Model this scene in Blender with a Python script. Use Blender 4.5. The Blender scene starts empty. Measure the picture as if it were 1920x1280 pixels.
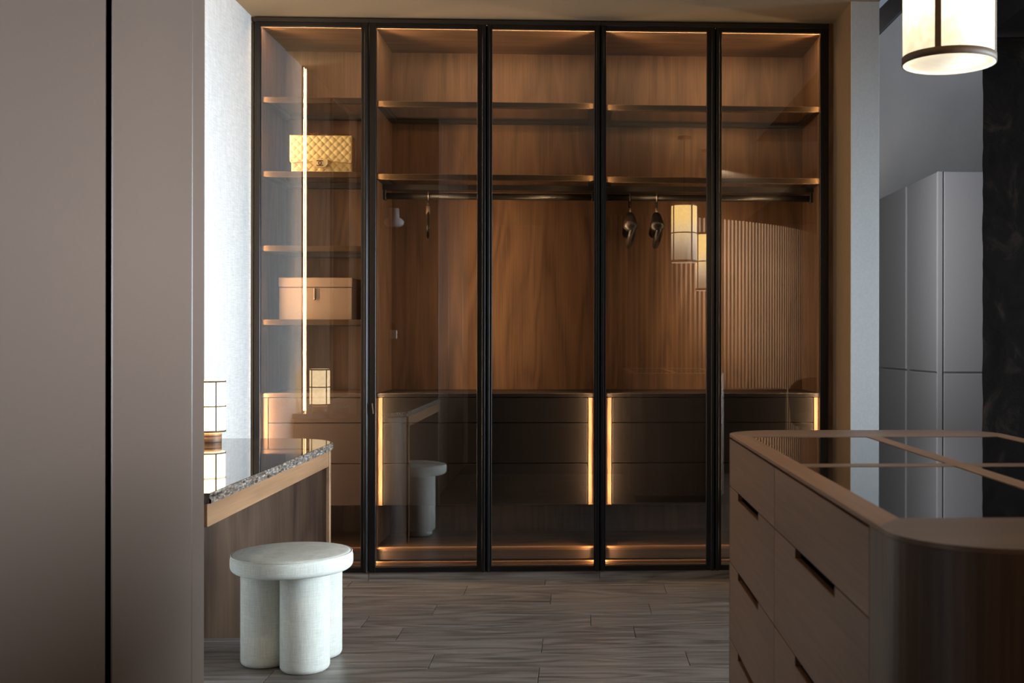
import bpy, bmesh, math, random
from mathutils import Vector, Matrix, noise
random.seed(7)
S = bpy.context.scene
COL = S.collection
PI = math.pi

# ------------------------------------------------------------------ camera, world, light, exposure
EPS, ROLL, F = 0.043, 0.0015, 2150.0
cd = bpy.data.cameras.new('camera')
cam = bpy.data.objects.new('camera', cd); COL.objects.link(cam)
cd.sensor_width = 36.0; cd.lens = 36.0 * F / 1920.0
cd.shift_x = -(1085 + F * math.tan(EPS) - 960) / 1920.0
cd.clip_start = 0.05
fw = Vector((math.sin(EPS), math.cos(EPS), 0)); r0 = Vector((math.cos(EPS), -math.sin(EPS), 0)); u0 = Vector((0, 0, 1))
rr = r0 * math.cos(ROLL) + u0 * math.sin(ROLL); uu = u0 * math.cos(ROLL) - r0 * math.sin(ROLL)
M = Matrix((rr, uu, -fw)).transposed().to_4x4(); M.translation = Vector((0, 0, 1.12))
cam.matrix_world = M
cd.dof.use_dof = True; cd.dof.focus_distance = 5.0; cd.dof.aperture_fstop = 9.0
S.camera = cam
S.view_settings.view_transform = 'Standard'; S.view_settings.look = 'None'
S.view_settings.gamma = 1.0; S.view_settings.use_curve_mapping = False
S.view_settings.exposure = 0.9
w = bpy.data.worlds.new('world'); S.world = w; w.use_nodes = True
bg = w.node_tree.nodes['Background']; bg.inputs[0].default_value = (0.62, 0.78, 1.0, 1); bg.inputs[1].default_value = 0.6
try:
    S.cycles.use_denoising = True; S.cycles.max_bounces = 10; S.cycles.transparent_max_bounces = 16
    S.cycles.glossy_bounces = 5; S.cycles.diffuse_bounces = 4; S.cycles.sample_clamp_indirect = 3.0
    S.cycles.caustics_reflective = False; S.cycles.caustics_refractive = False
except Exception: pass

def area(name, loc, aim, sx, sy, power, color):
    l = bpy.data.lights.new(name, 'AREA'); l.shape = 'RECTANGLE'; l.size = sx; l.size_y = sy; l.energy = power; l.color = color
    o = bpy.data.objects.new(name, l); COL.objects.link(o)
    o.location = loc
    z = -Vector(aim).normalized()
    y = Vector((0, 0, 1)) if abs(z.z) < 0.95 else Vector((1, 0, 0)) if sx < sy else Vector((0, 1, 0))
    x = y.cross(z).normalized(); y = z.cross(x)
    m = Matrix((x, y, z)).transposed().to_4x4(); m.translation = Vector(loc); o.matrix_world = m
    return o
DAY = (0.72, 0.86, 1.0); WARM = (1.0, 0.70, 0.40); SOFTW = (1.0, 0.74, 0.46)
# daylight standing outside the big side window
dl = area('daylight', (3.62, 2.75, 1.20), (-1, 0.10, 0.0), 3.6, 1.7, 62, DAY); dl.data.spread = math.radians(60)
# unseen fill lights, added: for the passage, the floor and the mirrored flutes
def spot(name, loc, aim, power, color, ang=150, blend=0.6, rad=0.03):
    l = bpy.data.lights.new(name, 'SPOT'); l.energy = power; l.color = color; l.spot_size = math.radians(ang); l.spot_blend = blend; l.shadow_soft_size = rad
    o = bpy.data.objects.new(name, l); COL.objects.link(o); o.location = loc
    o.rotation_euler = Vector(aim).to_track_quat('-Z', 'Y').to_euler(); return o
area('added_passage_fill', (1.43, 5.9, 1.75), (0.40, 1, -0.02), 0.3, 1.6, 17, (0.97, 0.97, 0.98))
spot('added_fill_spot', (0.16, 2.2, 2.60), (-0.18, 0.25, -1), 14, SOFTW, 100, 1.0, 0.015)
spot('added_fill_spot', (1.17, 0.9, 2.60), (1.0, -2.4, -1.0), 850, (1.0, 0.90, 0.78), 64, 1.0, 0.015)

# ------------------------------------------------------------------ materials
def lin(r, g, b):
    f = lambda c: (c / 255 / 12.92) if c <= 10.3 else ((c / 255 + 0.055) / 1.055) ** 2.4
    return (f(r), f(g), f(b), 1)
def base(name):
    m = bpy.data.materials.new(name); m.use_nodes = True
    nt = m.node_tree; return m, nt, nt.nodes['Principled BSDF']
def N(nt, t, **k):
    n = nt.nodes.new(t)
    for a, v in k.items(): setattr(n, a, v)
    return n
def L(nt, a, b): nt.links.new(a, b)
def ramp(nt, fac, stops):
    r = N(nt, 'ShaderNodeValToRGB'); e = r.color_ramp.elements
    while len(e) < len(stops): e.new(0.5)
    for i, (p, c) in enumerate(stops): e[i].position = p; e[i].color = c
    L(nt, fac, r.inputs[0]); return r.outputs[0]
def coords(nt, scale, rnd=False):
    tc = N(nt, 'ShaderNodeTexCoord'); out = tc.outputs['Object']
    if rnd:
        oi = N(nt, 'ShaderNodeObjectInfo'); mu = N(nt, 'ShaderNodeMath', operation='MULTIPLY'); mu.inputs[1].default_value = 57.0
        L(nt, oi.outputs['Random'], mu.inputs[0]); ad = N(nt, 'ShaderNodeVectorMath', operation='ADD')
        L(nt, out, ad.inputs[0]); L(nt, mu.outputs[0], ad.inputs[1]); out = ad.outputs[0]
    mp = N(nt, 'ShaderNodeMapping'); mp.inputs['Scale'].default_value = scale; L(nt, out, mp.inputs[0]); return mp.outputs[0]
def tex(nt, v, sc, det=3.0, dist=0.0, rough=0.55):
    n = N(nt, 'ShaderNodeTexNoise'); n.inputs['Scale'].default_value = sc; n.inputs['Detail'].default_value = det
    n.inputs['Distortion'].default_value = dist; n.inputs['Roughness'].default_value = rough
    L(nt, v, n.inputs['Vector']); return n.outputs['Fac']
def mth(nt, op, a, b=None):
    n = N(nt, 'ShaderNodeMath', operation=op)
    for i, v in enumerate((a, b)):
        if v is None: continue
        if isinstance(v, (int, float)): n.inputs[i].default_value = v
        else: L(nt, v, n.inputs[i])
    return n.outputs[0]
def bumpto(nt, p, h, st, dist=0.002):
    b = N(nt, 'ShaderNodeBump'); b.inputs['Strength'].default_value = st; b.inputs['Distance'].default_value = dist
    L(nt, h, b.inputs['Height']); L(nt, b.outputs[0], p.inputs['Normal'])

def wood(name, dark, mid, light, axis='z', rough=0.45, rnd=False, rings=9.0, bump=0.12, ringw=0.45, var=0.0, spec=0.5, asc=4.2, stops=(0.12, 0.48, 0.86)):
    m, nt, p = base(name)
    i = 'xyz'.index(axis)
    s1 = [1, 1, 1]; s1[i] = 0.13
    s2 = [1, 1, 1]; s2[i] = 0.022
    a = tex(nt, coords(nt, s1, rnd), asc, 1.5, 0.4)
    rg = mth(nt, 'PINGPONG', mth(nt, 'MULTIPLY', a, rings), 1.0)
    b = tex(nt, coords(nt, s2, rnd), 130.0, 4.0, 0.0, 0.65)
    c = tex(nt, coords(nt, s1, rnd), 22.0, 3.0, 0.3)
    f = mth(nt, 'ADD', mth(nt, 'MULTIPLY', rg, ringw), mth(nt, 'ADD', mth(nt, 'MULTIPLY', b, 0.75 - ringw * 0.5), mth(nt, 'MULTIPLY', c, 0.25)))
    f = mth(nt, 'SUBTRACT', f, 0.12)
    col = ramp(nt, f, [(stops[0], dark), (stops[1], mid), (stops[2], light)])
    if var:
        oi = N(nt, 'ShaderNodeObjectInfo')
        hs = N(nt, 'ShaderNodeHueSaturation'); L(nt, col, hs.inputs['Color'])
        L(nt, mth(nt, 'ADD', mth(nt, 'MULTIPLY', oi.outputs['Random'], var), 1 - var / 2), hs.inputs['Value']); col = hs.outputs[0]
    L(nt, col, p.inputs['Base Color'])
    p.inputs['Roughness'].default_value = rough; p.inputs['Specular IOR Level'].default_value = spec
    bumpto(nt, p, b, bump, 0.001)
    return m
def plain(name, c, rough=0.5, metal=0.0, spec=0.5, ns=0.0, nsc=300.0, bump=0.0, stretch=(1, 1, 1), var=0.12):
    m, nt, p = base(name)
    v = tex(nt, coords(nt, stretch), nsc, 3.0)
    d = tuple(x * (1 - var) for x in c[:3]) + (1,); l = tuple(min(1, x * (1 + var)) for x in c[:3]) + (1,)
    L(nt, ramp(nt, v, [(0.3, d), (0.7, l)]), p.inputs['Base Color'])
    p.inputs['Roughness'].default_value = rough; p.inputs['Metallic'].default_value = metal; p.inputs['Specular IOR Level'].default_value = spec
    if bump: bumpto(nt, p, v, bump)
    return m
def weave(name, c, sc=420.0, rough=0.85, bump=0.25, var=0.18, big=0.0):
    m, nt, p = base(name)
    a = tex(nt, coords(nt, (1, 1, 0.06)), sc, 2.0); b = tex(nt, coords(nt, (0.06, 0.06, 1)), sc, 2.0)
    v = mth(nt, 'MULTIPLY', mth(nt, 'ADD', a, b), 0.5)
    if big: v = mth(nt, 'ADD', mth(nt, 'MULTIPLY', v, 1 - big), mth(nt, 'MULTIPLY', tex(nt, coords(nt, (1, 1, 1)), 7.0), big))
    d = tuple(x * (1 - var) for x in c[:3]) + (1,); l = tuple(min(1, x * (1 + var)) for x in c[:3]) + (1,)
    L(nt, ramp(nt, v, [(0.36, d), (0.64, l)]), p.inputs['Base Color'])
    p.inputs['Roughness'].default_value = rough; p.inputs['Specular IOR Level'].default_value = 0.2
    bumpto(nt, p, v, bump, 0.002); return m
def emit(name, c, st):
    m, nt, p = base(name); p.inputs['Base Color'].default_value = (0.8, 0.75, 0.65, 1)
    p.inputs['Emission Color'].default_value = c; p.inputs['Emission Strength'].default_value = st; return m
def shade_mat(name, c1, c2, s_lo, s_hi, z0, z1, hot=None):
    # paper lit from inside: brightest around the bulb
    m, nt, p = base(name)
    tc = N(nt, 'ShaderNodeTexCoord'); sp = N(nt, 'ShaderNodeSeparateXYZ'); L(nt, tc.outputs['Object'], sp.inputs[0])
    mr = N(nt, 'ShaderNodeMapRange'); mr.inputs[1].default_value = z0; mr.inputs[2].default_value = z1
    mr.inputs[3].default_value = s_lo; mr.inputs[4].default_value = s_hi; mr.interpolation_type = 'SMOOTHSTEP'; L(nt, sp.outputs[2], mr.inputs[0])
    nz = tex(nt, coords(nt, (1, 1, 1)), 60.0, 5.0)
    L(nt, mth(nt, 'MULTIPLY', mr.outputs[0], mth(nt, 'ADD', mth(nt, 'MULTIPLY', nz, 0.5), 0.75)), p.inputs['Emission Strength'])
    cc = ramp(nt, nz, [(0.3, c1), (0.7, c2)])
    if hot:
        k = N(nt, 'ShaderNodeMapRange'); k.inputs[1].default_value = 0.12; k.inputs[2].default_value = 0.32; L(nt, sp.outputs[2], k.inputs[0])
        mx = N(nt, 'ShaderNodeMix', data_type='RGBA'); L(nt, k.outputs[0], mx.inputs[0]); L(nt, cc, mx.inputs[6]); mx.inputs[7].default_value = hot; cc = mx.outputs[2]
    L(nt, cc, p.inputs['Emission Color'])
    p.inputs['Base Color'].default_value = (0.75, 0.68, 0.56, 1); p.inputs['Roughness'].default_value = 0.8
    return m
def glass(name, tint, ior, rough=0.0):
    m = bpy.data.materials.new(name); m.use_nodes = True; nt = m.node_tree; nt.nodes.clear()
    out = N(nt, 'ShaderNodeOutputMaterial'); mx = N(nt, 'ShaderNodeMixShader'); tr = N(nt, 'ShaderNodeBsdfTransparent')
    tr.inputs[0].default_value = tint; gl = N(nt, 'ShaderNodeBsdfGlossy'); gl.inputs['Roughness'].default_value = rough
    fr = N(nt, 'ShaderNodeFresnel'); fr.inputs[0].default_value = ior
    ge = N(nt, 'ShaderNodeNewGeometry')
    k = mth(nt, 'MULTIPLY', fr.outputs[0], mth(nt, 'SUBTRACT', 1.0, ge.outputs['Backfacing']))
    L(nt, k, mx.inputs[0]); L(nt, tr.outputs[0], mx.inputs[1]); L(nt, gl.outputs[0], mx.inputs[2]); L(nt, mx.outputs[0], out.inputs[0]); return m

WALNUT = wood('walnut_veneer', lin(74, 52, 37), lin(116, 86, 62), lin(142, 108, 80), 'z', 0.5, rings=13, ringw=0.27, asc=6.5)
WALNUT_X = wood('walnut_veneer_across', lin(74, 52, 37), lin(116, 86, 62), lin(142, 108, 80), 'x', 0.5, rings=12, ringw=0.27, asc=6.5)
DARKWOOD = wood('dark_walnut_across', lin(40, 27, 19), lin(66, 46, 33), lin(84, 60, 44), 'x', 0.5)
WALNUT_LIP = wood('walnut_lit_lip', lin(120, 84, 56), lin(170, 124, 86), lin(196, 150, 110), 'x', 0.35)
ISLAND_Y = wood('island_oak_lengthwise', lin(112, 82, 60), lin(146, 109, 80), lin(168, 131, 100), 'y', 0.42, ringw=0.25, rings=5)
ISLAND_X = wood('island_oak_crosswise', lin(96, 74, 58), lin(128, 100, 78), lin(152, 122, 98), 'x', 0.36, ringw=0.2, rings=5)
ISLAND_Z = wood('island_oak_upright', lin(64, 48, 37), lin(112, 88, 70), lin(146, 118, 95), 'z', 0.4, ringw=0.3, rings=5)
DESK_OAK = wood('desk_oak', lin(116, 82, 56), lin(156, 116, 82), lin(184, 142, 106), 'y', 0.5, ringw=0.25, rings=5)
DESK_DARK = wood('desk_dark_walnut', lin(66, 46, 35), lin(118, 90, 70), lin(146, 115, 92), 'z', 0.5, rings=10)
FLOOR = wood('floor_planks', lin(56, 48, 43), lin(130, 120, 112), lin(166, 156, 148), 'x', 0.38, True, rings=16, var=0.16, bump=0.4, ringw=0.24, asc=8.0, stops=(0.16, 0.45, 0.8))
FLUTE = wood('fluted_oak', lin(120, 96, 76), lin(160, 132, 106), lin(190, 162, 134), 'z', 0.5, ringw=0.2)
DARKMETAL = plain('bronze_black_metal', lin(40, 36, 33), 0.35, 0.2)
SHELFMETAL = plain('bronze_shelf_edge', lin(74, 58, 41), 0.46, 0.8, spec=0.3)
STILE = plain('anodised_door_profile', lin(42, 41, 42), 0.28, 0.75, stretch=(1, 1, 0.02))
BLACK = plain('black_recess', lin(5, 5, 4), 0.8, spec=0.1)
TAUPE = plain('taupe_leather_drawers', lin(31, 25, 23), 0.42, nsc=500, bump=0.1)
TAUPE_LIT = plain('taupe_leather_lit', lin(112, 90, 76), 0.42, nsc=500, bump=0.1)  # same drawer taupe, with reflected and LED light put into the colour
LACQUER = plain('taupe_lacquer_cabinet', lin(102, 86, 76), 0.36, nsc=350, bump=0.04, var=0.05)
GREYLAC = plain('grey_lacquer_cabinet', lin(110, 110, 112), 0.4, nsc=200, var=0.04)
GREYWALL = plain('grey_plaster', lin(184, 180, 176), 0.85, nsc=3.0, var=0.07)
TANWALL = plain('tan_wall', lin(124, 102, 78), 0.85, nsc=150, var=0.06)
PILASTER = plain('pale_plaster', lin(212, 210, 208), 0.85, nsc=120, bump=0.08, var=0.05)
CEIL = plain('ceiling_paint', lin(150, 132, 108), 0.9, nsc=80, var=0.03)
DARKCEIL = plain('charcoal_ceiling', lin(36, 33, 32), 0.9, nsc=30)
LINEN = weave('linen_wallcovering', lin(230, 228, 225), 260, var=0.14, bump=0.3)
BOUCLE = weave('cream_boucle', lin(222, 218, 205), 420, var=0.16, bump=0.5, big=0.25)
SEAT_GREY = weave('grey_chair_fabric', lin(150, 140, 132), 300)
WALLP = plain('brown_plaster', lin(52, 45, 39), 0.85, nsc=40, var=0.06)
GOLD = plain('antique_gold', lin(120, 86, 44), 0.3, 0.9)
STEEL = plain('brushed_nickel', lin(170, 160, 148), 0.3, 0.9)
LEATHER = plain('quilted_cream_leather', lin(236, 212, 150), 0.42, nsc=200, bump=0.06, var=0.05)
BOXMAT = plain('taupe_storage_box', lin(150, 126, 106), 0.5, nsc=300, var=0.06)
HANGER = plain('dark_hanger_leather', lin(24, 18, 14), 0.42, spec=0.3)
GLASS = glass('tinted_door_glass', (0.88, 0.86, 0.84, 1), 2.25)
CLEAR = glass('clear_glass', (0.92, 0.94, 0.94, 1), 1.5)
SMOKED = glass('smoked_shelf_glass', (0.62, 0.58, 0.54, 1), 1.5)
LED = emit('led_diffuser', (1.0, 0.66, 0.32, 1), 9.0)
LED_WALL = emit('led_diffuser_bright', (1.0, 0.68, 0.32, 1), 15.0)
PENDANT = shade_mat('pendant_paper', (1.0, 0.76, 0.46, 1), (1.0, 0.82, 0.56, 1), 0.55, 3.4, 0.0, 0.36, (1.0, 0.66, 0.22, 1))
DIFFUSER = shade_mat('pendant_diffuser', (1.0, 0.84, 0.58, 1), (1.0, 0.90, 0.70, 1), 0.40, 0.40, -1, 1)
LAMPSHADE = shade_mat('table_lamp_paper', (1.0, 0.70, 0.36, 1), (1.0, 0.76, 0.44, 1), 3.0, 3.0, 0, 1)
TAPE = plain('lattice_tape', lin(96, 78, 62), 0.6)
def stone(name, c1, c2, c3, rough, spec, sc):
    m, nt, p = base(name)
    a = tex(nt, coords(nt, (1, 0.35, 1)), sc, 6.0, 1.2); sp = tex(nt, coords(nt, (1, 1, 1)), 320.0, 1.0)
    c = ramp(nt, a, [(0.35, c1), (0.55, c2), (0.75, c3)])
    k = ramp(nt, sp, [(0.70, (0, 0, 0, 1)), (0.80, (1, 1, 1, 1))])
    mx = N(nt, 'ShaderNodeMix', data_type='RGBA'); L(nt, k, mx.inputs[0]); L(nt, c, mx.inputs[6]); mx.inputs[7].default_value = lin(150, 145, 138)
    L(nt, mx.outputs[2], p.inputs['Base Color']); p.inputs['Roughness'].default_value = rough; p.inputs['IOR'].default_value = spec
    return m
MARBLE = stone('polished_brown_marble', lin(34, 28, 25), lin(58, 48, 42), lin(96, 84, 74), 0.03, 2.0, 9.0)
MARBLE_EDGE = stone('chiselled_marble_edge', lin(58, 48, 40), lin(118, 102, 88), lin(205, 190, 170), 0.5, 1.5, 110.0)
BLACKSTONE = stone('polished_black_stone', lin(13, 13, 13), lin(17, 17, 17), lin(26, 26, 26), 0.025, 2.1, 14.0)
def dark_plaster():
    m, nt, p = base('dark_trowelled_plaster')
    a = tex(nt, coords(nt, (1, 1, 0.7)), 5.0, 8.0, 0.8, 0.62); b = tex(nt, coords(nt, (1, 1, 1)), 60.0, 3.0)
    L(nt, ramp(nt, a, [(0.36, lin(25, 23, 21)), (0.55, lin(50, 45, 41)), (0.72, lin(112, 101, 90))]), p.inputs['Base Color'])
    p.inputs['Roughness'].default_value = 0.6; bumpto(nt, p, mth(nt, 'ADD', a, mth(nt, 'MULTIPLY', b, 0.3)), 0.9, 0.012); return m
DPLASTER = dark_plaster()

# ------------------------------------------------------------------ mesh helpers
def link(name, me, mat, parent=None, loc=(0, 0, 0)):
    o = bpy.data.objects.new(name, me); COL.objects.link(o); o.location = loc
    if mat: me.materials.append(mat)
    if parent: o.parent = parent
    return o
def empty(name, loc, label=None, cat=None, group=None):
    o = bpy.data.objects.new(name, None); COL.objects.link(o); o.location = loc; o.empty_display_size = 0.1
    tag(o, label, cat, group); return o
def tag(o, label=None, cat=None, group=None, kind=None):
    if label: o['label'] = label
    if cat: o['category'] = cat
    if group: o['group'] = group
    if kind: o['kind'] = kind
    return o
def org(parent):           # world origin of a parent chain (all parents unrotated)
    v = Vector((0, 0, 0))
    while parent is not None: v += Vector(parent.location); parent = parent.parent
    return v
def fin(name, bm, mat, parent=None, smooth=False):
    o = org(parent)
    bmesh.ops.recalc_face_normals(bm, faces=bm.faces)
    co = [v.co - o for v in bm.verts]
    c = Vector(((min(v.x for v in co) + max(v.x for v in co)) / 2, (min(v.y for v in co) + max(v.y for v in co)) / 2, min(v.z for v in co)))
    for v, q in zip(bm.verts, co): v.co = q - c
    me = bpy.data.meshes.new(name); bm.to_mesh(me); bm.free()
    if smooth:
        for p in me.polygons: p.use_smooth = True
    return link(name, me, mat, parent, c)
def addbox(bm, x0, x1, y0, y1, z0, z1, bev=0.0):
    r = bmesh.ops.create_cube(bm, size=1.0); vs = r['verts']
    for v in vs: v.co = Vector((x0 + (v.co.x + 0.5) * (x1 - x0), y0 + (v.co.y + 0.5) * (y1 - y0), z0 + (v.co.z + 0.5) * (z1 - z0)))
    if bev:
        es = list({e for v in vs for e in v.link_edges})
        bmesh.ops.bevel(bm, geom=es, offset=bev, segments=1 if bev < 0.004 else 3, affect='EDGES', profile=0.5)
def box(name, x0, x1, y0, y1, z0, z1, mat, parent=None, bev=0.0):
    bm = bmesh.new(); addbox(bm, x0, x1, y0, y1, z0, z1, bev); return fin(name, bm, mat, parent)
def addprism(bm, pts, z0, z1, swap=None):
    # swap(p, z) maps the outline point and the height to 3-D
    sw = swap or (lambda p, z: (p[0], p[1], z))
    a = [bm.verts.new(sw(p, z0)) for p in pts]; b = [bm.verts.new(sw(p, z1)) for p in pts]; n = len(pts)
    bm.faces.new(a[::-1]); bm.faces.new(b)
    for i in range(n): bm.faces.new((a[i], a[(i + 1) % n], b[(i + 1) % n], b[i]))
def prism(name, pts, z0, z1, mat, parent=None, swap=None, bev=0.0):
    bm = bmesh.new(); addprism(bm, pts, z0, z1, swap)
    if bev: bmesh.ops.bevel(bm, geom=[e for e in bm.edges if e.calc_face_angle(0) > 0.6], offset=bev, segments=1, affect='EDGES')
    return fin(name, bm, mat, parent)
def addlathe(bm, prof, cx, cy, seg=32):
    rings = []
    for r, z in prof:
        rings.append([bm.verts.new((cx + r * math.cos(2 * PI * k / seg), cy + r * math.sin(2 * PI * k / seg), z)) for k in range(seg)] if r > 1e-6 else [bm.verts.new((cx, cy, z))])
    for a, b in zip(rings, rings[1:]):
        for k in range(seg):
            j = (k + 1) % seg
            if len(a) == 1 and len(b) > 1: bm.faces.new((a[0], b[k], b[j]))
            elif len(b) == 1 and len(a) > 1: bm.faces.new((a[k], a[j], b[0]))
            elif len(a) > 1: bm.faces.new((a[k], a[j], b[j], b[k]))
def lathe(name, prof, cx, cy, mat, parent=None, seg=32, smooth=True):
    bm = bmesh.new(); addlathe(bm, prof, cx, cy, seg); o = fin(name, bm, mat, parent, smooth)
    return o
def addtube(bm, path, rad, seg=10, closed=False, flat=(1, 1)):
    path = [Vector(p) for p in path]; n = len(path); rad = rad if isinstance(rad, (list, tuple)) else [rad] * n
    rings = []; up = None
    for i, p in enumerate(path):
        t = (path[(i + 1) % n] - path[i - 1]) if closed or 0 < i < n - 1 else (path[1] - path[0] if i == 0 else path[-1] - path[-2])
        t.normalize()
        if up is None: up = Vector((0, 0, 1)) if abs(t.z) < 0.9 else Vector((1, 0, 0))
        a = t.cross(up).normalized(); b = a.cross(t).normalized(); up = b
        rings.append([bm.verts.new(p + (a * math.cos(2 * PI * k / seg) * flat[0] + b * math.sin(2 * PI * k / seg) * flat[1]) * rad[i]) for k in range(seg)])
    pr = list(zip(rings, rings[1:])) + ([(rings[-1], rings[0])] if closed else [])
    for a, b in pr:
        for k in range(seg): bm.faces.new((a[k], a[(k + 1) % seg], b[(k + 1) % seg], b[k]))
    if not closed: bm.faces.new(rings[0][::-1]); bm.faces.new(rings[-1])
def tube(name, path, rad, mat, parent=None, seg=10, closed=False, flat=(1, 1)):
    bm = bmesh.new(); addtube(bm, path, rad, seg, closed, flat); return fin(name, bm, mat, parent, True)
def copy_tree(o, parent=None):
    c = o.copy(); COL.objects.link(c)
    if parent: c.parent = parent
    for ch in list(o.children): copy_tree(ch, c)
    return c
def rrect(x0, x1, y0, y1, r, n=10, corners=(1, 1, 1, 1)):
    pts = []
    for (cx, cy, a0, k) in ((x1 - r, y1 - r, 0, 0), (x0 + r, y1 - r, 90, 1), (x0 + r, y0 + r, 180, 2), (x1 - r, y0 + r, 270, 3)):
        if corners[k]: pts += [(cx + r * math.cos(math.radians(a0 + 90 * i / n)), cy + r * math.sin(math.radians(a0 + 90 * i / n))) for i in range(n + 1)]
        else: pts.append(((x1, y1), (x0, y1), (x0, y0), (x1, y0))[k])
    return pts

# ------------------------------------------------------------------ the room shell
XL, CZ = -1.522, 2.63        # left wall face, ceiling
def struct(o): o['kind'] = 'structure'; return o
fl = struct(box('floor', -1.7, 3.6, -4.2, 9.2, -0.12, -0.013, plain('floor_base', lin(46, 40, 36), 0.5), None))
PW, PL = 0.19, 0.9
offs = {0: -.507, 1: -.12, 2: -.599, 3: .05, 4: -.683, 5: -.133, 6: .386, 7: -.133}
full = None
for k in range(-1, 22):
    y1 = 5.28 - PW * k; y0 = y1 - PW
    if k == -1: y1 = 5.45
    off = offs.get(k, -0.45 + 0.37 * ((k * 7) % 11) / 5)
    x = off - PL * math.ceil((off - XL) / PL)
    while x < 2.2:
        xa, xb = max(x, XL - 0.02), min(x + PL, 2.2)
        if xb - xa > 0.03:
            g = 0.0011
            if abs(xb - xa - PL) < 1e-6 and k >= 0:
                if full is None:
                    bm = bmesh.new(); addbox(bm, -PL / 2 + g, PL / 2 - g, -PW / 2 + g, PW / 2 - g, 0, 0.013, 0.0012)
                    full = bpy.data.meshes.new('plank'); bm.to_mesh(full); bm.free(); full.materials.append(FLOOR)
                o = bpy.data.objects.new('plank', full); COL.objects.link(o); o.parent = fl
                o.location = Vector(((xa + xb) / 2, (y0 + y1) / 2, -0.013)) - org(fl)
            else:
                box('plank', xa + g, xb - g, y0 + g, y1 - g, -0.013, 0, FLOOR, fl, 0.0012)
        x += PL
struct(box('wall_left', XL - 0.15, XL, -4.2, 6.05, -0.12, 3.4, LINEN))
struct(box('wall_back', -1.7, 3.7, -4.35, -4.2, -0.12, 3.4, WALLP))
struct(box('wall_front', -1.7, 1.332, 5.96, 6.1, -0.12, 3.4, WALLP))
wpl = struct(box('wall_pilaster', 1.206, 1.332, 5.048, 5.96, -0.12, 3.4, TANWALL))  # pilaster core darker tan, front sheet paler
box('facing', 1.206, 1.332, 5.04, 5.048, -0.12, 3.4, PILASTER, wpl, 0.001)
struct(box('ceiling', -1.7, 1.332, -4.2, 5.96, CZ, CZ + 0.12, CEIL))
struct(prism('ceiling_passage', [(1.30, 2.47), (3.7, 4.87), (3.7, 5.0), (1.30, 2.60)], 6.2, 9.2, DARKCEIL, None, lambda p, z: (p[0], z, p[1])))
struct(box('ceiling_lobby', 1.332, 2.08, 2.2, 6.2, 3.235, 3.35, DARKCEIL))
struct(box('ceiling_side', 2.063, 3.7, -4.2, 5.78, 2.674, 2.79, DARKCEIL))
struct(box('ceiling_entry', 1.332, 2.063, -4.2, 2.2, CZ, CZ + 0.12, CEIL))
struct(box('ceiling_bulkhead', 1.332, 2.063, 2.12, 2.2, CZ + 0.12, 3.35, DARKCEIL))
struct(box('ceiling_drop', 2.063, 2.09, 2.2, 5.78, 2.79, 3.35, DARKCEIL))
struct(box('wall_far', 1.1, 3.7, 8.9, 9.05, -0.12, 5.0, GREYWALL))
struct(box('wall_passage', 1.18, 1.332, 6.1, 9.1, -0.12, 3.4, GREYWALL))
# dark trowelled wall, edge a little uneven
bm = bmesh.new()
nz = 60
for i in range(nz + 1):
    z = -0.1 + i * (2.774 / nz)
    d = 0.006 * noise.noise((0, 3.1, z * 9)) + 0.004 * noise.noise((5, 1.1, z * 31))
    bm.verts.new((2.063 + d, 5.78, z)); bm.verts.new((3.7, 5.78, z)); bm.verts.new((3.7, 5.81, z)); bm.verts.new((2.075, 5.81, z))
bm.verts.ensure_lookup_table()
for i in range(nz):
    a = [bm.verts[4 * i + j] for j in range(4)]; b = [bm.verts[4 * i + 4 + j] for j in range(4)]
    for j in range(4): bm.faces.new((a[j], a[(j + 1) % 4], b[(j + 1) % 4], b[j]))
bm.faces.new([bm.verts[j] for j in range(4)]); bm.faces.new([bm.verts[4 * nz + j] for j in range(4)])
struct(fin('wall_textured', bm, DPLASTER))
# side wall with the window the daylight comes through
WY0, WY1, WZ0, WZ1 = 0.9, 4.6, 0.30, 2.06
bm = bmesh.new()
addbox(bm, 3.45, 3.6, -4.2, WY0, -0.12, 3.4); addbox(bm, 3.45, 3.6, WY1, 9.2, -0.12, 3.4)
addbox(bm, 3.45, 3.6, WY0, WY1, -0.12, WZ0); addbox(bm, 3.45, 3.6, WY0, WY1, WZ1, 3.4)
struct(fin('wall_right', bm, GREYWALL))
bm = bmesh.new()
for a, b, c, d in ((WY0, WY1, WZ0, WZ0 + .05), (WY0, WY1, WZ1 - .05, WZ1), (WY0, WY0 + .05, WZ0 + .05, WZ1 - .05), (WY1 - .05, WY1, WZ0 + .05, WZ1 - .05),
                   (2.1, 2.15, WZ0 + .05, WZ1 - .05), (3.35, 3.4, WZ0 + .05, WZ1 - .05)):
    addbox(bm, 3.49, 3.54, a, b, c, d)
win = struct(fin('window_1', bm, DARKMETAL))
for a, b in ((WY0 + .05, 2.1), (2.15, 3.35), (3.4, WY1 - .05)): box('pane', 3.512, 3.518, a, b, WZ0 + .05, WZ1 - .05, CLEAR, win)

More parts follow.
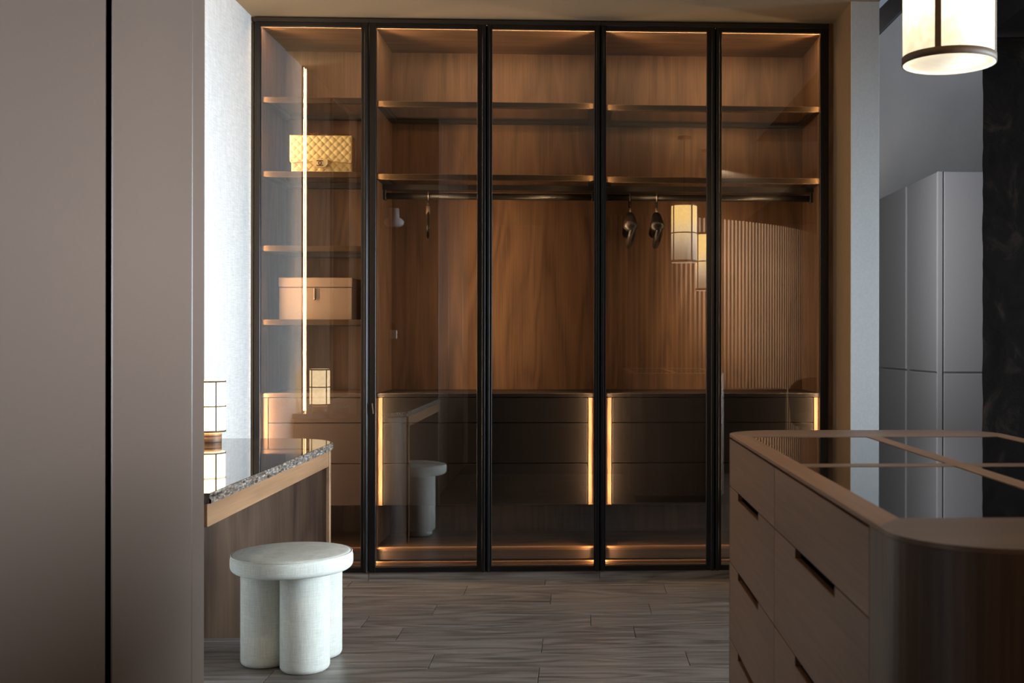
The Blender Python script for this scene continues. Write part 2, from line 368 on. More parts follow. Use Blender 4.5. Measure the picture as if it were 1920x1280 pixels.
# ------------------------------------------------------------------ the three glazed wardrobes
DY = 5.39
def shelf(par, x0, x1, zt, th=0.026, y0=5.452, y1=5.89):
    s = box('shelf', x0, x1, y0, y0 + 0.03, zt - th, zt, SHELFMETAL, par, 0.0015); box('back_bar', x0, x1, y1 - 0.03, y1, zt - th, zt, DARKMETAL, s, 0.0015)
    for a in (x0, x1 - 0.03): box('side_bar', a, a + 0.03, y0 + 0.03, y1 - 0.03, zt - th, zt, DARKMETAL, s)
    box('glass_panel', x0 + 0.028, x1 - 0.028, y0 + 0.028, y1 - 0.028, zt - 0.010, zt - 0.003, SMOKED, s)
    return s
def led_light(x, z0, z1, sgn):
    area('led_light', (x, 5.423, (z0 + z1) / 2), (sgn, 0.8, 0), 0.010, z1 - z0, LEDP * (z1 - z0), WARM)
LEDP, TOPP, BOTP = 5.0, 2.0, 0.06
def door(par, x0, x1, g0, g1, pull):
    z0, z1, gz0, gz1 = 0.042, 2.603, 0.066, 2.583
    d = box('door', x0, g0 + 0.001, DY, DY + 0.024, z0, z1, STILE, par, 0.0018)
    box('stile', g1 - 0.001, x1, DY, DY + 0.024, z0, z1, STILE, d, 0.0018)
    box('rail', g0, g1, DY, DY + 0.024, gz1, z1, STILE, d, 0.0018); box('rail', g0, g1, DY, DY + 0.024, z0, gz0, STILE, d, 0.0018)
    box('glass_pane', g0 - 0.004, g1 + 0.004, DY + 0.009, DY + 0.014, gz0 - 0.004, gz1 + 0.004, GLASS, d)
    for xa, xb in pull: box('edge_pull', xa, xb, DY - 0.012, DY + 0.002, z0, z1 - 0.004, STILE, d, 0.0025)
    return d
def wardrobe(label, x0, x1, leds, doors, shelves, rail, chest_l, chest_r, CM=None):
    CM = CM or TAUPE
    t = empty('glazed_wardrobe', ((x0 + x1) / 2, 5.65, 0), label, 'wardrobe')
    ti = 0.024; a, b = x0 + ti, x1 - ti; Yb = 5.90
    box('side_panel', x0, a, 5.436, Yb + 0.02, 0.04, 2.62, WALNUT, t); box('side_panel', b, x1, 5.436, Yb + 0.02, 0.04, 2.62, WALNUT, t)
    box('back_panel', a, b, Yb, Yb + 0.018, 0.04, 2.60, WALNUT, t)
    box('top_panel', a, b, 5.452, Yb, 2.592, 2.62, WALNUT_X, t)
    box('cornice', x0, x1, DY + 0.002, 5.452, 2.604, 2.622, DARKMETAL, t)
    box('plinth', x0, x1, DY + 0.012, 5.43, 0.0, 0.04, FLOOR, t)
    # base step: floor board, riser and two lips coloured pale as if LED-lit
    bs = box('base_board', a, b, 5.468, Yb, 0.128, 0.147, WALNUT_X, t)
    box('riser', a, b, 5.472, 5.49, 0.086, 0.128, DARKWOOD, bs); box('lip', a, b, 5.452, 5.468, 0.139, 0.149, WALNUT_LIP, bs, 0.003)
    box('bottom_panel', a, b, 5.42, Yb, 0.05, 0.068, WALNUT_X, t); box('lip', a, b, 5.43, 5.445, 0.068, 0.084, WALNUT_LIP, bs, 0.004)
    # drawer chest
    zb, zt, Yf = 0.344, 0.874, 5.452
    ch = box('drawer_chest', a + chest_l, b - chest_r, Yf + 0.02, Yb, zb, zt - 0.02, CM, t)
    box('chest_top', a, b, Yf, Yb, zt - 0.019, zt, CM, ch, 0.002)
    if chest_l: box('chest_side', a, a + chest_l - 0.003, Yf + 0.002, Yb, zb, zt - 0.021, WALNUT, ch, 0.0015)
    if chest_r: box('chest_side', b - chest_r + 0.003, b, Yf + 0.002, Yb, zb, zt - 0.021, WALNUT, ch, 0.0015)
    for za, zc in ((0.736, 0.852), (0.544, 0.7325), (zb + 0.002, 0.5405)):
        box('drawer', a + chest_l, b - chest_r, Yf, Yf + 0.02, za, zc, CM, ch, 0.002)
    for z in shelves: shelf(t, a, b, z)
    if rail:
        zr = 1.829
        rl = tube('hanging_rail', [(a + 0.012, 5.65, zr), (b - 0.012, 5.65, zr)], 0.016, DARKMETAL, t, 12)
        for x in (a, b - 0.014): box('rail_bracket', x, x + 0.014, 5.63, 5.67, zr - 0.02, 1.881, DARKMETAL, rl, 0.002)
        box('rail_beam', a, b, 5.615, 5.685, 1.856, 1.881, DARKMETAL, rl)
    for (x, sg) in leds:
        xe = x - sg * 0.009
        box('led_strip', xe - 0.005, xe + 0.005, 5.418, 5.4215, 0.09, 2.58, LED, t)
        led_light(xe, 0.35, 2.58, sg); led_light(xe, 0.085, 0.15, sg)
        pa, pb = (x0, xe - 0.006) if sg > 0 else (xe + 0.006, x1)
        box('led_blocker', pa, pb, 5.4155, 5.436, 0.042, 2.60, DARKMETAL, t)  # added strip that blocks LED light in the gap between doors
    box('led_strip', a, b, 5.424, 5.438, 2.596, 2.60, LED, t)
    area('led_light', ((a + b) / 2, 5.432, 2.594), (0, 0.7, -0.7), b - a, 0.012, TOPP * (b - a), WARM)
    area('led_light', ((a + b) / 2, 5.428, 0.092), (0, 0.5, 1), b - a, 0.008, BOTP * (b - a), WARM)
    if len(doors) > 1:
        m = (doors[0][1] + doors[1][0]) / 2
        box('door_leak_blocker', m - 0.006, m + 0.006, 5.415, 5.419, 0.05, 2.603, BLACK, t)  # black strip added to stop LED light leaking through the seam
    for d in doors: door(t, *d)
    return t
wardrobe('narrow glazed wardrobe bay holding a quilted handbag and a lidded box', -1.512, -0.9795,
         [(-1.488, 1)], [(-1.501, -0.982, -1.479, -1.013, [(-0.998, -0.984)])], [2.266, 1.917, 1.568, 1.221], False, 0.034, 0.0, TAUPE_LIT)
wB = wardrobe('glazed double wardrobe bay with one clothes hanger on its rail', -0.9775, 0.1005,
         [(-0.9535, 1), (0.0765, -1)], [(-0.976, -0.434, -0.946, -0.475, [(-0.452, -0.436)]), (-0.430, 0.099, -0.407, 0.073, [(-0.428, -0.416), (0.080, 0.096)])],
         [2.252, 1.909], True, 0.034, 0.034)
wardrobe('glazed double wardrobe bay with two padded clothes hangers on its rail', 0.1025, 1.1815,
         [(0.1265, 1), (1.1575, -1)], [(0.102, 0.642, 0.1265, 0.6035, [(0.105, 0.118), (0.624, 0.640)]), (0.645, 1.181, 0.673, 1.144, [(0.646, 0.662)])],
         [2.246, 1.903], True, 0.034, 0.034)
dB = [c for c in wB.children if c.name.startswith('door') and not c.name.startswith('door_leak_blocker')][0]
prism('latch', [(-0.9625, 0.830), (-0.9575, 0.830), (-0.9525, 0.782), (-0.9575, 0.782)], DY - 0.006, DY + 0.001, STEEL, dB, lambda p, z: (p[0], z, p[1]))
struct(box('trim_1', 1.183, 1.206, DY + 0.006, 5.96, 0, CZ, WALNUT)); struct(box('trim_2', XL, -1.5135, DY + 0.012, 5.96, 0, 2.6, DARKMETAL))

# ------------------------------------------------------------------ things inside the wardrobes
# quilted handbag
hx0, hx1, hz0, hz1, hy = -1.374, -1.078, 1.9175, 2.098, 5.56
bag = empty('handbag', ((hx0 + hx1) / 2, hy, hz0), 'cream quilted leather handbag with a chain, standing on a glass shelf', 'handbag')
cx = (hx0 + hx1) / 2
box('body', hx0 + 0.006, hx1 - 0.003, hy - 0.028, hy + 0.04, hz0, hz1 - 0.006, LEATHER, bag, 0.012)
def quilt(name, zlow, zhigh, yb, parent, xa, xb):
    nx, nzz = 96, 56; bm = bmesh.new(); g = []
    P = 0.0375
    for j in range(nzz + 1):
        row = []
        for i in range(nx + 1):
            x = xa + (xb - xa) * i / nx; zl = zlow(x); z = zl + (zhigh - zl) * j / nzz
            u = (x - cx) / P + (z - hz0) / P * 0.95; v = (x - cx) / P - (z - hz0) / P * 0.95
            q = (abs(math.sin(PI * u / 1.0)) * abs(math.sin(PI * v / 1.0))) ** 0.28
            e = min(1, min(x - xa, xb - x, z - zl + 0.002, zhigh - z + 0.002) / 0.006)
            row.append(bm.verts.new((x, yb - 0.0062 * q * max(0, e) - 0.002, z)))
        g.append(row)
    for j in range(nzz):
        for i in range(nx): bm.faces.new((g[j][i], g[j][i + 1], g[j + 1][i + 1], g[j + 1][i]))
    r = bmesh.ops.extrude_face_region(bm, geom=bm.faces[:])
    for v in [e for e in r['geom'] if isinstance(e, bmesh.types.BMVert)]: v.co.y = yb + 0.006
    return fin(name, bm, LEATHER, parent, True)
quilt('front_panel', lambda x: hz0 + 0.002, hz0 + 0.08, hy - 0.028, bag, hx0 + 0.004, hx1 - 0.004)
def flapz(x):
    t = abs((x - cx) / ((hx1 - hx0) / 2)); return hz0 + 0.052 + 0.012 * (1 - t) ** 1.0 - 0.004 + (0.012 * max(0, (t - 0.93) / 0.07) ** 2)
quilt('flap', flapz, hz1, hy - 0.043, bag, hx0, hx1 - 0.002)
box('flap_top', hx0, hx1 - 0.002, hy - 0.041, hy + 0.04, hz1 - 0.008, hz1, LEATHER, bag, 0.003)
clasp = prism('clasp_tab', [(cx - 0.036, hz0 + 0.064), (cx + 0.036, hz0 + 0.064), (cx + 0.036, hz0 + 0.042), (cx + 0.028, hz0 + 0.030), (cx + 0.014, hz0 + 0.025),
      (cx - 0.014, hz0 + 0.025), (cx - 0.028, hz0 + 0.030), (cx - 0.036, hz0 + 0.042)], hy - 0.070, hy - 0.052, LEATHER, bag, lambda p, z: (p[0], z, p[1]), 0.003)
bm = bmesh.new()
for sg in (1, -1):
    c0 = cx + sg * 0.0065
    addtube(bm, [(c0 + sg * 0.0125 * math.cos(a), hy - 0.0715, hz0 + 0.045 + 0.0125 * math.sin(a)) for a in [math.radians(50 + 260 * i / 18) for i in range(19)]], 0.0026, 6)
fin('emblem', bm, GOLD, clasp, True)
bm = bmesh.new()
n = 26
for i in range(n):
    x = cx - 0.10 + 0.222 * i / (n - 1); z = hz1 + 0.003 + 0.007 * math.sin(PI * min(1, i / 15.0)) + 0.002 * math.sin(i * 2.3)
    ang = (i % 2) * PI / 2 + 0.3
    addtube(bm, [(x + 0.0075 * math.cos(a), hy - 0.036 + 0.0045 * math.sin(a) * math.cos(ang), z + 0.0045 * math.sin(a) * math.sin(ang)) for a in [2 * PI * k / 10 for k in range(10)]], 0.0016, 5, True)
tag(fin('chain_links', bm, GOLD, bag, True), kind='stuff')
# storage box
sb = empty('storage_box', (-1.26, 5.66, 1.2215), 'taupe lidded storage box on the lowest glass shelf of the narrow bay', 'box')
box('body', -1.432, -1.086, 5.55, 5.80, 1.2215, 1.376, BOXMAT, sb, 0.003); box('lid', -1.434, -1.084, 5.548, 5.802, 1.378, 1.424, BOXMAT, sb, 0.003)
box('tag_pull', -1.268, -1.259, 5.538, 5.55, 1.315, 1.374, STEEL, sb, 0.003)
# hangers
def hanger(name, label, x, yaw, tilt, pads, group):
    zr = 1.829
    t = empty(name, (x, 5.65, zr - 0.24), label, 'hanger', group)
    c, s = math.cos(yaw), math.sin(yaw)
    def P(u, v, z): return (x + u * s + v * c, 5.65 - u * c + v * s, z)   # u along the hanger towards the room, v across
    tube('hook', [P(0.0205 * math.sin(a), 0, zr + 0.0205 * math.cos(a)) for a in [math.radians(-150 + 330 * i / 16) for i in range(17)]] + [P(0, 0, zr - 0.026)], 0.0028, STEEL, t, 8)
    tube('collar', [P(0, 0, zr - 0.018), P(0, 0, zr - 0.05)], 0.0075, HANGER, t, 10)
    tube('neck', [P(0, 0, zr - 0.048), P(0, 0, zr - 0.088)], [0.0095, 0.0105] if not pads else [0.006, 0.007], STEEL if pads else TAPE, t, 12)
    if pads:
        for sg in (1, -1):
            path, rad = [], []
            for i in range(17):
                q = i / 16; e = 1 - max(0, (q - 0.86) / 0.14) ** 2
                path.append(P(sg * 0.20 * q, tilt * q * 0.35 * sg, zr - 0.086 - 0.088 * q ** 1.4)); rad.append(0.004 + (0.015 + 0.014 * min(1, q * 1.1) ** 1.5) * math.sqrt(max(0.02, e)))
            tube('shoulder', path, rad, HANGER, t, 16, False, (1.12, 0.8))
        loop = []
        for i in range(28):
            a = 2 * PI * i / 28; loop.append(P(0.10 + 0.09 * math.cos(a), tilt * 0.5 + 0.004 + 0.014 * math.sin(a), zr - 0.205 + 0.04 * math.sin(a + 0.5)))
        tube('trouser_bar', loop, 0.012, HANGER, t, 10, True)
    else:
        for sg in (1, -1):
            tube('shoulder', [P(sg * 0.19 * q, 0, zr - 0.085 - 0.095 * q ** 1.5) for q in [i / 10 for i in range(11)]], [0.0065 + 0.002 * (i / 10) for i in range(11)], HANGER, t, 10, False, (0.85, 1.5))
        b = tube('bar_band', [P(0.004, 0, zr - 0.086), P(0.004, 0, zr - 0.112)], 0.0078, GOLD, t, 10)
    return t
hanger('clothes_hanger', 'slim dark hanger with a gold band hanging alone on its rail', -0.737, 0.13, 0, False, None)
hanger('clothes_hanger', 'dark padded hanger farther from the lit pendant reflection', 0.251, -0.02, 0.0, True, 'padded hangers on the rail')
hanger('clothes_hanger', 'dark padded hanger closest to the lit pendant reflection', 0.383, -0.045, 0.0, True, 'padded hangers on the rail')

# ------------------------------------------------------------------ island dresser
IX0, IX1, IY0, IY1, IR, IZ = 0.362, 1.026, 1.208, 2.861, 0.13, 0.894
isl = empty('island_dresser', ((IX0 + IX1) / 2, (IY0 + IY1) / 2, 0), 'rounded oak island dresser with slot-pull drawers and black stone top', 'dresser')
D0, D1, DM = 1.413, 2.776, 2.1065
def endpts(near):
    p = rrect(IX0, IX1, IY0, IY1, IR, 14)
    return p
out = rrect(IX0, IX1, IY0, IY1, IR, 16)
def cut(pts, ylo, yhi):
    r = [p for p in pts if ylo - 1e-9 <= p[1] <= yhi + 1e-9]; return r
near = [(IX1, D0)] + [] ; 
nearc = [p for p in out if p[1] <= IY0 + IR + 1e-6]; farc = [p for p in out if p[1] >= IY1 - IR - 1e-6]
near_poly = [(IX0, D0)] + nearc + [(IX1, D0)]
far_poly = farc + ([(IX0, D1), (IX1, D1)] if D1 < IY1 - IR else [])
prism('end_panel', near_poly, 0.05, IZ - 0.0025, ISLAND_Z, isl)
prism('end_panel', farc, 0.05, IZ - 0.0025, ISLAND_Z, isl) if D1 > IY1 - IR else prism('end_panel', far_poly, 0.05, IZ - 0.0025, ISLAND_Z, isl)
box('carcass', IX0 + 0.022, IX1 - 0.02, D0, IY1 - IR, 0.05, IZ - 0.004, BLACK, isl)  # coloured black to stand for shade in the drawer gaps and slots
box('rear_panel', IX1 - 0.02, IX1, D0 + 0.001, IY1 - IR - 0.001, 0.05, IZ - 0.003, ISLAND_Y, isl)
box('toe_kick', IX0 + 0.04, IX1 - 0.04, IY0 + 0.05, IY1 - 0.05, 0.0, 0.05, BLACK, isl)
rows = [0.8885, 0.7755, 0.5955, 0.4135, 0.2315, 0.052]
for (ya, yb, s0, s1) in ((DM + 0.0015, IY1 - IR - 0.002, 2.298, 2.589), (D0 + 0.002, DM - 0.0015, 1.608, 1.902)):
    for k in range(5):
        zt, zl = rows[k] - 0.001, rows[k + 1] + 0.0012
        if k == 0: pts = [(ya, zl), (yb, zl), (yb, zt), (ya, zt)]
        else: pts = [(ya, zl), (yb, zl), (yb, zt), (s1, zt), (s1, zt - 0.0165), (s0, zt - 0.0165), (s0, zt), (ya, zt)]
        prism('drawer', pts, IX0, IX0 + 0.010, ISLAND_Y, isl, lambda p, z: (z, p[0], p[1]))
TZ = IZ - 0.018
zt0, zt1 = IZ - 0.002, IZ
GX = (0.404, 0.674, 0.709, 0.985); GY = (1.430, 2.0285, 2.0725, 2.662)
def strip(name, x0, x1, y0, y1, m): return box(name, x0, x1, y0, y1, zt0, IZ + 0.004, m, isl, 0.0006)
prism('top_rail', [(GX[0], GY[0])] + [(IX0, 1.372)] + [p for p in nearc] + [(IX1, 1.372), (GX[3], GY[0])], zt0, IZ + 0.004, ISLAND_X, isl)
prism('top_rail', [p for p in farc] + [(GX[0], GY[3]), (GX[3], GY[3])], zt0, IZ + 0.004, ISLAND_X, isl)
prism('top_rail', [(IX0, 1.373), (GX[0], GY[0] + 0.001), (GX[0], GY[3] - 0.001), (IX0, IY1 - IR - 0.001)], zt0, IZ + 0.004, ISLAND_Y, isl)
prism('top_rail', [(IX1, 1.373), (IX1, IY1 - IR - 0.001), (GX[3], GY[3] - 0.001), (GX[3], GY[0] + 0.001)], zt0, IZ + 0.004, ISLAND_Y, isl)
strip('top_rail', GX[1], GX[2], GY[0], GY[3], ISLAND_Y)
strip('top_rail', GX[0], GX[1], GY[1], GY[2], ISLAND_X); strip('top_rail', GX[2], GX[3], GY[1], GY[2], ISLAND_X)
for xa, xb in ((GX[0], GX[1]), (GX[2], GX[3])):
    for ya, yb in ((GY[0], GY[1]), (GY[2], GY[3])): box('stone_inset', xa + 0.0006, xb - 0.0006, ya + 0.0006, yb - 0.0006, zt0, IZ + 0.003, BLACKSTONE, isl)

# ------------------------------------------------------------------ vanity desk
TX = -0.935
desk = empty('vanity_desk', (-1.23, 3.8, 0), 'long vanity desk with polished marble slab, chiselled edge and oak apron', 'desk')
top_pts = [(XL + 0.001, 2.962), (TX, 2.962)] + [(TX - 0.24 + 0.24 * math.cos(a), 4.375 + 0.25 * math.sin(a)) for a in [PI / 2 * i / 14 for i in range(15)]] + [(XL + 0.001, 4.625)]
prism('marble_slab', [(x - 0.004 if x > XL + 0.01 else x, y) for x, y in top_pts], 0.706, 0.7325, MARBLE, desk, None)
# chiselled edge: a rough strip of stone along the front and round the corner
bm = bmesh.new(); edge = []
ep = [(TX, 2.962 + 1.413 * i / 200) for i in range(201)] + [(TX - 0.24 + 0.24 * math.cos(a), 4.375 + 0.25 * math.sin(a)) for a in [PI / 2 * i / 50 for i in range(1, 51)]]
for i, (x, y) in enumerate(ep):
    nx_, ny_ = (1, 0) if y <= 4.375 else ((x - TX + 0.24) / 0.24, (y - 4.375) / 0.25)
    col = []
    for j in range(7):
        z = 0.7055 + 0.0265 * j / 6
        d = 0.010 * noise.noise((x * 60, y * 60, z * 70)) + 0.006 * noise.noise((x * 160, y * 160, z * 160))
        d = d if 0 < j < 6 else d * 0.4 - 0.001
        col.append(bm.verts.new((x + nx_ * d, y + ny_ * d, z + (0.0 if j in (0, 6) else 0.002 * noise.noise((y * 90, z * 90, 4))))))
    back0 = bm.verts.new((x - nx_ * 0.02, y - ny_ * 0.02, 0.7055)); back1 = bm.verts.new((x - nx_ * 0.0055, y - ny_ * 0.0055, 0.732))
    edge.append([back0] + col + [back1])
for a, b in zip(edge, edge[1:]):
    for j in range(len(a) - 1): bm.faces.new((a[j], a[j + 1], b[j + 1], b[j]))
fin('chiselled_edge', bm, MARBLE_EDGE, desk)
box('apron', TX - 0.055, TX - 0.008, 2.962, 4.383, 0.646, 0.7052, DESK_OAK, desk, 0.001)
box('underside_panel', XL + 0.001, TX - 0.055, 2.962, 4.383, 0.68, 0.7052, DESK_DARK, desk)
ep2 = [(TX - 0.016, 4.385)] + [(TX - 0.226 + 0.21 * math.cos(a), 4.395 + 0.2 * math.sin(a)) for a in [PI / 2 * i / 12 for i in range(13)]] + [(XL + 0.001, 4.595), (XL + 0.001, 4.385)]
ebk = prism('end_block', ep2, 0.0, 0.7052, DESK_DARK, desk)
box('edge_band', TX - 0.018, TX - 0.004, 4.377, 4.40, 0.0, 0.7052, DESK_OAK, ebk, 0.002)

# table lamp on the desk
def lattice_lamp(root, cx, cy, z0, z1, r, m_shade, a0, tw, rims, mids, cap=None):
    sh = lathe('shade', [(r - 0.002, z0), (r, z0), (r, z1), (r - 0.002, z1), (r - 0.002, z0)], cx, cy, m_shade, root, 48)
    for k in range(4):
        a = a0 + k * PI / 2; w = tw / r / 2
        pts = [((cx + q * math.cos(a + e)), (cy + q * math.sin(a + e))) for q, e in ((r, -w), (r + 0.0016, -w), (r + 0.0016, w), (r, w))]
        prism('lattice_bar', pts, z0, z1, TAPE, sh)
    for z, h in [(z0, rims), (z1 - rims, rims)] + [(z - mids / 2, mids) for z in ([(z0 + z1) / 2])]:
        lathe('lattice_ring', [(r, z), (r + 0.002, z), (r + 0.002, z + h), (r, z + h), (r, z)], cx, cy, TAPE, sh, 48)
    return sh
tl = empty('table_lamp', (-1.412, 4.47, 0.7325), 'glowing paper lantern table lamp with wooden base on the marble desk', 'lamp')
lathe('lamp_base', [(0, 0.7325), (0.040, 0.7325), (0.0405, 0.735), (0.0405, 0.752), (0.039, 0.7535), (0.0405, 0.755), (0.0405, 0.770), (0, 0.771)], -1.412, 4.47, DESK_DARK, tl, 40)
lattice_lamp(tl, -1.412, 4.47, 0.771, 0.968, 0.054, LAMPSHADE, math.radians(-52), 0.006, 0.007, 0.005)
lathe('top_diffuser', [(0, 0.960), (0.052, 0.960), (0.052, 0.962), (0, 0.962)], -1.412, 4.47, LAMPSHADE, tl, 32)

# lit strip on the left wall, wall panels and mirror behind the desk
ws = empty('wall_light_strip', (XL + 0.01, 4.40, 0.733), 'slim upright strip light against the linen wall beyond the desk', 'lamp')
box('profile', XL, XL + 0.014, 4.375, 4.425, 0.7335, CZ - 0.002, GOLD, ws); box('diffuser', XL + 0.014, XL + 0.019, 4.3955, 4.4045, 0.7345, CZ - 0.01, LED_WALL, ws)
area('wall_strip_light', (XL + 0.014, 4.433, 1.68), (-0.1, 1, 0), 0.004, 1.88, 7.0, WARM)
wp = box('wall_panelling', XL, XL + 0.02, 2.965, 4.37, 0.734, CZ - 0.002, WALNUT, None)
tag(wp, 'walnut wall panelling above the vanity desk', 'panelling')
mr = empty('wall_mirror', (XL + 0.03, 3.54, 0.76), 'tall pale framed mirror above the vanity desk', 'mirror')
mm, nt, p = base('mirror_silver'); p.inputs['Metallic'].default_value = 1; p.inputs['Roughness'].default_value = 0.04; p.inputs['Base Color'].default_value = (0.8, 0.8, 0.8, 1)
box('mirror_glass', XL + 0.021, XL + 0.032, 3.30, 3.78, 0.77, 2.58, mm, mr); 
for a, b, c, d in ((3.28, 3.30, 0.76, 2.59), (3.78, 3.80, 0.76, 2.59), (3.30, 3.78, 2.58, 2.59), (3.30, 3.78, 0.76, 0.77)): box('mirror_frame', XL + 0.021, XL + 0.036, a, b, c, d, STEEL, mr)

# ------------------------------------------------------------------ stool
st = empty('stool', (-0.983, 3.99, 0), 'round cream boucle stool on three fat cylinder legs', 'stool')
prof = [(0, 0.338)]; R = 0.204
for i in range(7): a = -PI / 2 + PI / 2 * i / 6; prof.append((R - 0.022 + 0.022 * math.cos(a), 0.358 + 0.022 * math.sin(a)))
for i in range(7): a = PI / 2 * i / 6; prof.append((R - 0.020 + 0.020 * math.cos(a), 0.378 + 0.020 * math.sin(a)))
prof += [(0.15, 0.4035), (0.08, 0.407), (0, 0.408)]
seat = lathe('seat', prof, -0.983, 3.99, BOUCLE, st, 64)
tube('piping', [(-0.983 + (R - 0.004) * math.cos(2 * PI * i / 64), 3.99 + (R - 0.004) * math.sin(2 * PI * i / 64), 0.3925) for i in range(64)], 0.0022, BOUCLE, seat, 6, True)
for lx, ly in ((-0.931, 3.955), (-1.086, 4.035), (-0.926, 4.132)):
    rl = 0.083
    pr = [(0, 0.0)] + [(rl - 0.02 + 0.02 * math.sin(a), 0.02 - 0.02 * math.cos(a)) for a in [PI / 2 * i / 6 for i in range(7)]] + [(rl, 0.34), (0, 0.34)]
    lathe('leg', pr, lx, ly, BOUCLE, st, 40)

# ------------------------------------------------------------------ tall lacquered cabinet along the left wall
tc = empty('tall_cabinet', (-1.24, 2.1, 0), 'tall taupe lacquered cabinet with a black vertical finger groove', 'cabinet')
CX = -0.95
box('carcass', XL + 0.002, CX - 0.06, 0.9, 2.95, 0.0, CZ - 0.004, BLACK, tc)
box('end_panel', XL + 0.002, CX, 2.863 + 0.0025, 2.958, 0.0, CZ - 0.002, LACQUER, tc, 0.002)
for ya, yb in ((2.381, 2.8625), (1.862, 2.349), (1.36, 1.858), (0.9, 1.332)):
    box('door', CX - 0.004, CX, ya, yb, 0.07, CZ - 0.004, LACQUER, tc, 0.002)
gs = []
for z in (1.885, 1.51, 1.136): box('glass_shelf', -1.36, -1.12, 2.957, 3.14, z - 0.008, z, CLEAR, tc)
vz = 1.8855
va = lathe('vase', [(0, vz), (0.045, vz), (0.064, vz + 0.018), (0.066, vz + 0.035), (0.055, vz + 0.052), (0.036, vz + 0.060), (0.033, vz + 0.124), (0.029, vz + 0.124), (0.029, vz + 0.07), (0, vz + 0.068)], -1.238, 3.05, PILASTER, None, 32)
tag(va, 'squat cream vase with a straight neck on the top glass shelf', 'vase')
pb = empty('perfume_bottle', (-1.24, 3.05, 1.1365), 'small square perfume bottle with dark cap on a glass shelf', 'bottle')
box('bottle', -1.262, -1.218, 3.03, 3.07, 1.1365, 1.195, BOUCLE, pb, 0.004); box('cap', -1.256, -1.224, 3.036, 3.064, 1.1955, 1.24, BLACK, pb, 0.003)

# ------------------------------------------------------------------ pendants
def pendant(label, x, y, z0, z1):
    t = empty('pendant_lamp', (x, y, z0), label, 'lamp', 'paper lantern pendants above the island')
    r = 0.0945; hh = z1 - z0
    lattice_lamp(t, x, y, z0, z1, r, PENDANT, math.atan2(-0.857, -0.515), 0.0125, 0.016, 0.008)
    lathe('diffuser', [(0, z0 + 0.004), (r - 0.004, z0 + 0.004), (r - 0.004, z0 + 0.007), (0, z0 + 0.007)], x, y, DIFFUSER, t, 48)
    pl = bpy.data.lights.new('bulb', 'POINT'); pl.energy = 5; pl.color = SOFTW; pl.shadow_soft_size = 0.03
    po = bpy.data.objects.new('bulb', pl); COL.objects.link(po); po.location = (x, y, z0 + 0.27)
    tube('cord', [(x, y, z1 - 0.10), (x, y, CZ - 0.02)], 0.0022, BLACK, t, 8)
    lathe('ceiling_rose', [(0, CZ - 0.02), (0.05, CZ - 0.02), (0.05, CZ), (0, CZ)], x, y, DARKMETAL, t, 24)
    return t
pendant('lit paper lantern pendant seen hanging over the island top', 0.775, 2.374, 1.702, 2.132)
pendant('second lit lantern pendant, lower, seen mirrored in the wardrobe glass', 1.013, 1.80, 1.522, 1.975)

# ------------------------------------------------------------------ grey cabinet beyond the passage
gc = empty('panelled_cabinet', (2.4, 7.2, 0), 'grey panelled cabinet under the soffit beyond the passage', 'cabinet')
GX0, GY0, GT = 2.084, 6.585, 2.113
box('carcass', GX0 + 0.012, 3.2, GY0 + 0.012, 8.89, 0.02, GT, GREYLAC, gc)
for ya, yb in ((6.60, 7.16), (7.24, 7.83), (7.91, 8.5)):
    box('side_panel', GX0, GX0 + 0.014, ya, yb, 0.945, GT - 0.002, GREYLAC, gc, 0.003); box('side_panel', GX0, GX0 + 0.014, ya, yb, 0.03, 0.935, GREYLAC, gc, 0.003)
box('corner_post', GX0, GX0 + 0.032, GY0, GY0 + 0.012, 0.02, GT, GREYLAC, gc, 0.003)
for xa, xb in ((2.1235, 2.60), (2.61, 3.1)):
    box('front_panel', xa, xb, GY0, GY0 + 0.014, 0.945, GT - 0.002, GREYLAC, gc, 0.003); box('front_panel', xa, xb, GY0, GY0 + 0.014, 0.03, 0.933, GREYLAC, gc, 0.003)

# ------------------------------------------------------------------ what the wardrobe glass mirrors from behind the camera
fr = struct(box('wall_fluted', 0.2, 0.4, -1.1, -0.95, 0, 2.38, FLUTE))
def bez(t):
    p0, p1, p2 = Vector((0.15, -0.62)), Vector((1.9, -0.60)), Vector((2.85, -2.75)); return p0 * (1 - t) ** 2 + p1 * 2 * t * (1 - t) + p2 * t * t
bm = bmesh.new(); P = [bez(i / 40) for i in range(41)]
poly = [(p.x, p.y) for p in P] + [(p.x - 0.12, p.y - 0.10) for p in P[::-1]]
for i in range(40):
    a, b = P[i], P[i + 1]; q = [(a.x, a.y), (b.x, b.y), (b.x - .1, b.y - .1), (a.x - .1, a.y - .1)]
    addprism(bm, q, 0, 2.37)
bpy.data.objects.remove(fr)
fr = struct(fin('wall_fluted', bm, DARKMETAL))
fm = None; L_ = 0; last = bez(0); o0 = org(fr)
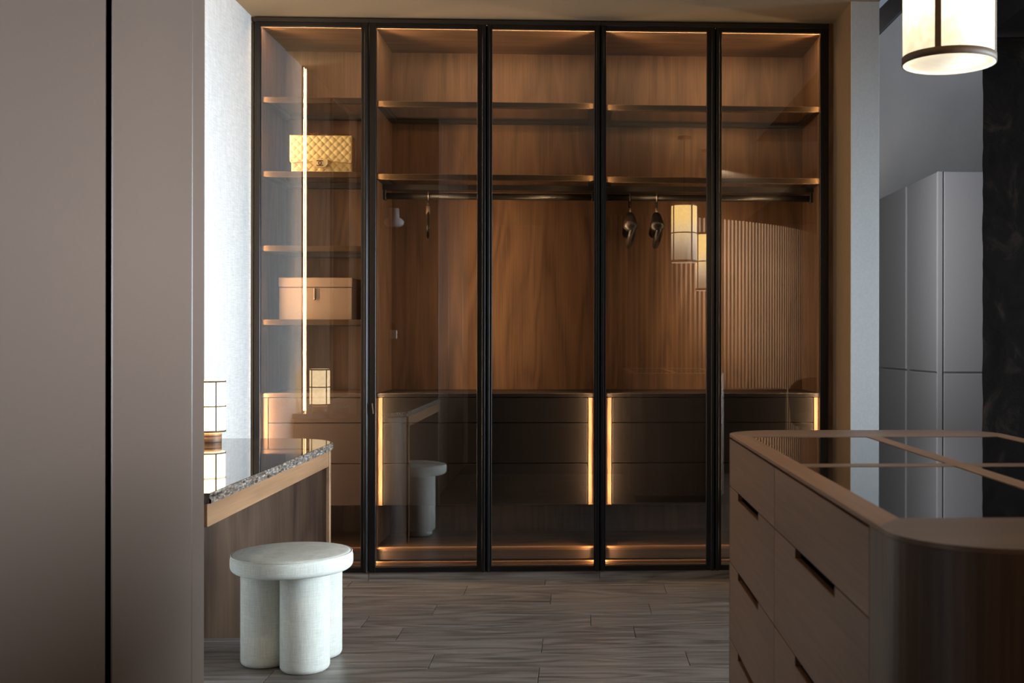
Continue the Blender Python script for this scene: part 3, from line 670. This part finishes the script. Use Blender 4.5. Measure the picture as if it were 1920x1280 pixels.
for i in range(1, 2001):
    q = bez(i / 2000); L_ += (q - last).length; last = q
    if L_ > 0.052:
        L_ = 0
        if fm is None:
            bm = bmesh.new(); addprism(bm, [(0.0118 * math.cos(a), 0.0125 * math.sin(a)) for a in [2 * PI * k / 10 for k in range(10)]], 0, 2.38)
            fm = bpy.data.meshes.new('flute'); bm.to_mesh(fm); bm.free(); fm.materials.append(FLUTE)
        o = bpy.data.objects.new('flute', fm); COL.objects.link(o); o.parent = fr; o.location = Vector((q.x + 0.006, q.y + 0.008, 0)) - o0
sd = empty('low_sideboard', (1.1, 0.05, 0), 'low rounded sideboard seen mirrored in the wardrobe glass', 'sideboard')
prism('body', rrect(0.3, 1.946, -0.25, 0.2, 0.12, 8), 0.04, 0.655, TAUPE, sd); prism('top', rrect(0.295, 1.951, -0.255, 0.205, 0.12, 8), 0.655, 0.672, TAUPE, sd)
prism('toe_kick', rrect(0.34, 1.9, -0.2, 0.15, 0.1, 6), 0, 0.04, BLACK, sd)
ac = empty('lounge_chair', (2.3, 0.1, 0), 'rounded lounge chair seen mirrored beside the sideboard', 'chair')
shell = []; bm = bmesh.new(); rowsv = []
for j in range(7):
    row = []
    for i in range(21):
        a = math.radians(-20 + 220 * i / 20 + 180); z = 0.36 + (0.40 * math.sin(PI * i / 20) ** 0.6 + 0.02) * j / 6
        row.append(bm.verts.new((2.3 + (0.30 + 0.03 * j / 6) * math.cos(a), 0.1 + (0.28 + 0.03 * j / 6) * math.sin(a), z)))
    rowsv.append(row)
for a, b in zip(rowsv, rowsv[1:]):
    for i in range(20): bm.faces.new((a[i], a[i + 1], b[i + 1], b[i]))
bmesh.ops.solidify(bm, geom=bm.faces[:], thickness=0.04)
fin('shell_back', bm, SEAT_GREY, ac, True)
lathe('seat', [(0, 0.33), (0.27, 0.33), (0.285, 0.35), (0.285, 0.42), (0.26, 0.44), (0, 0.445)], 2.3, 0.1, SEAT_GREY, ac, 32)
for sx, sy in ((-1, -1), (-1, 1), (1, -1), (1, 1)):
    tube('leg', [(2.3 + sx * 0.17, 0.1 + sy * 0.17, 0.33), (2.3 + sx * 0.22, 0.1 + sy * 0.22, 0.0)], [0.016, 0.010], DARKMETAL, ac, 10)
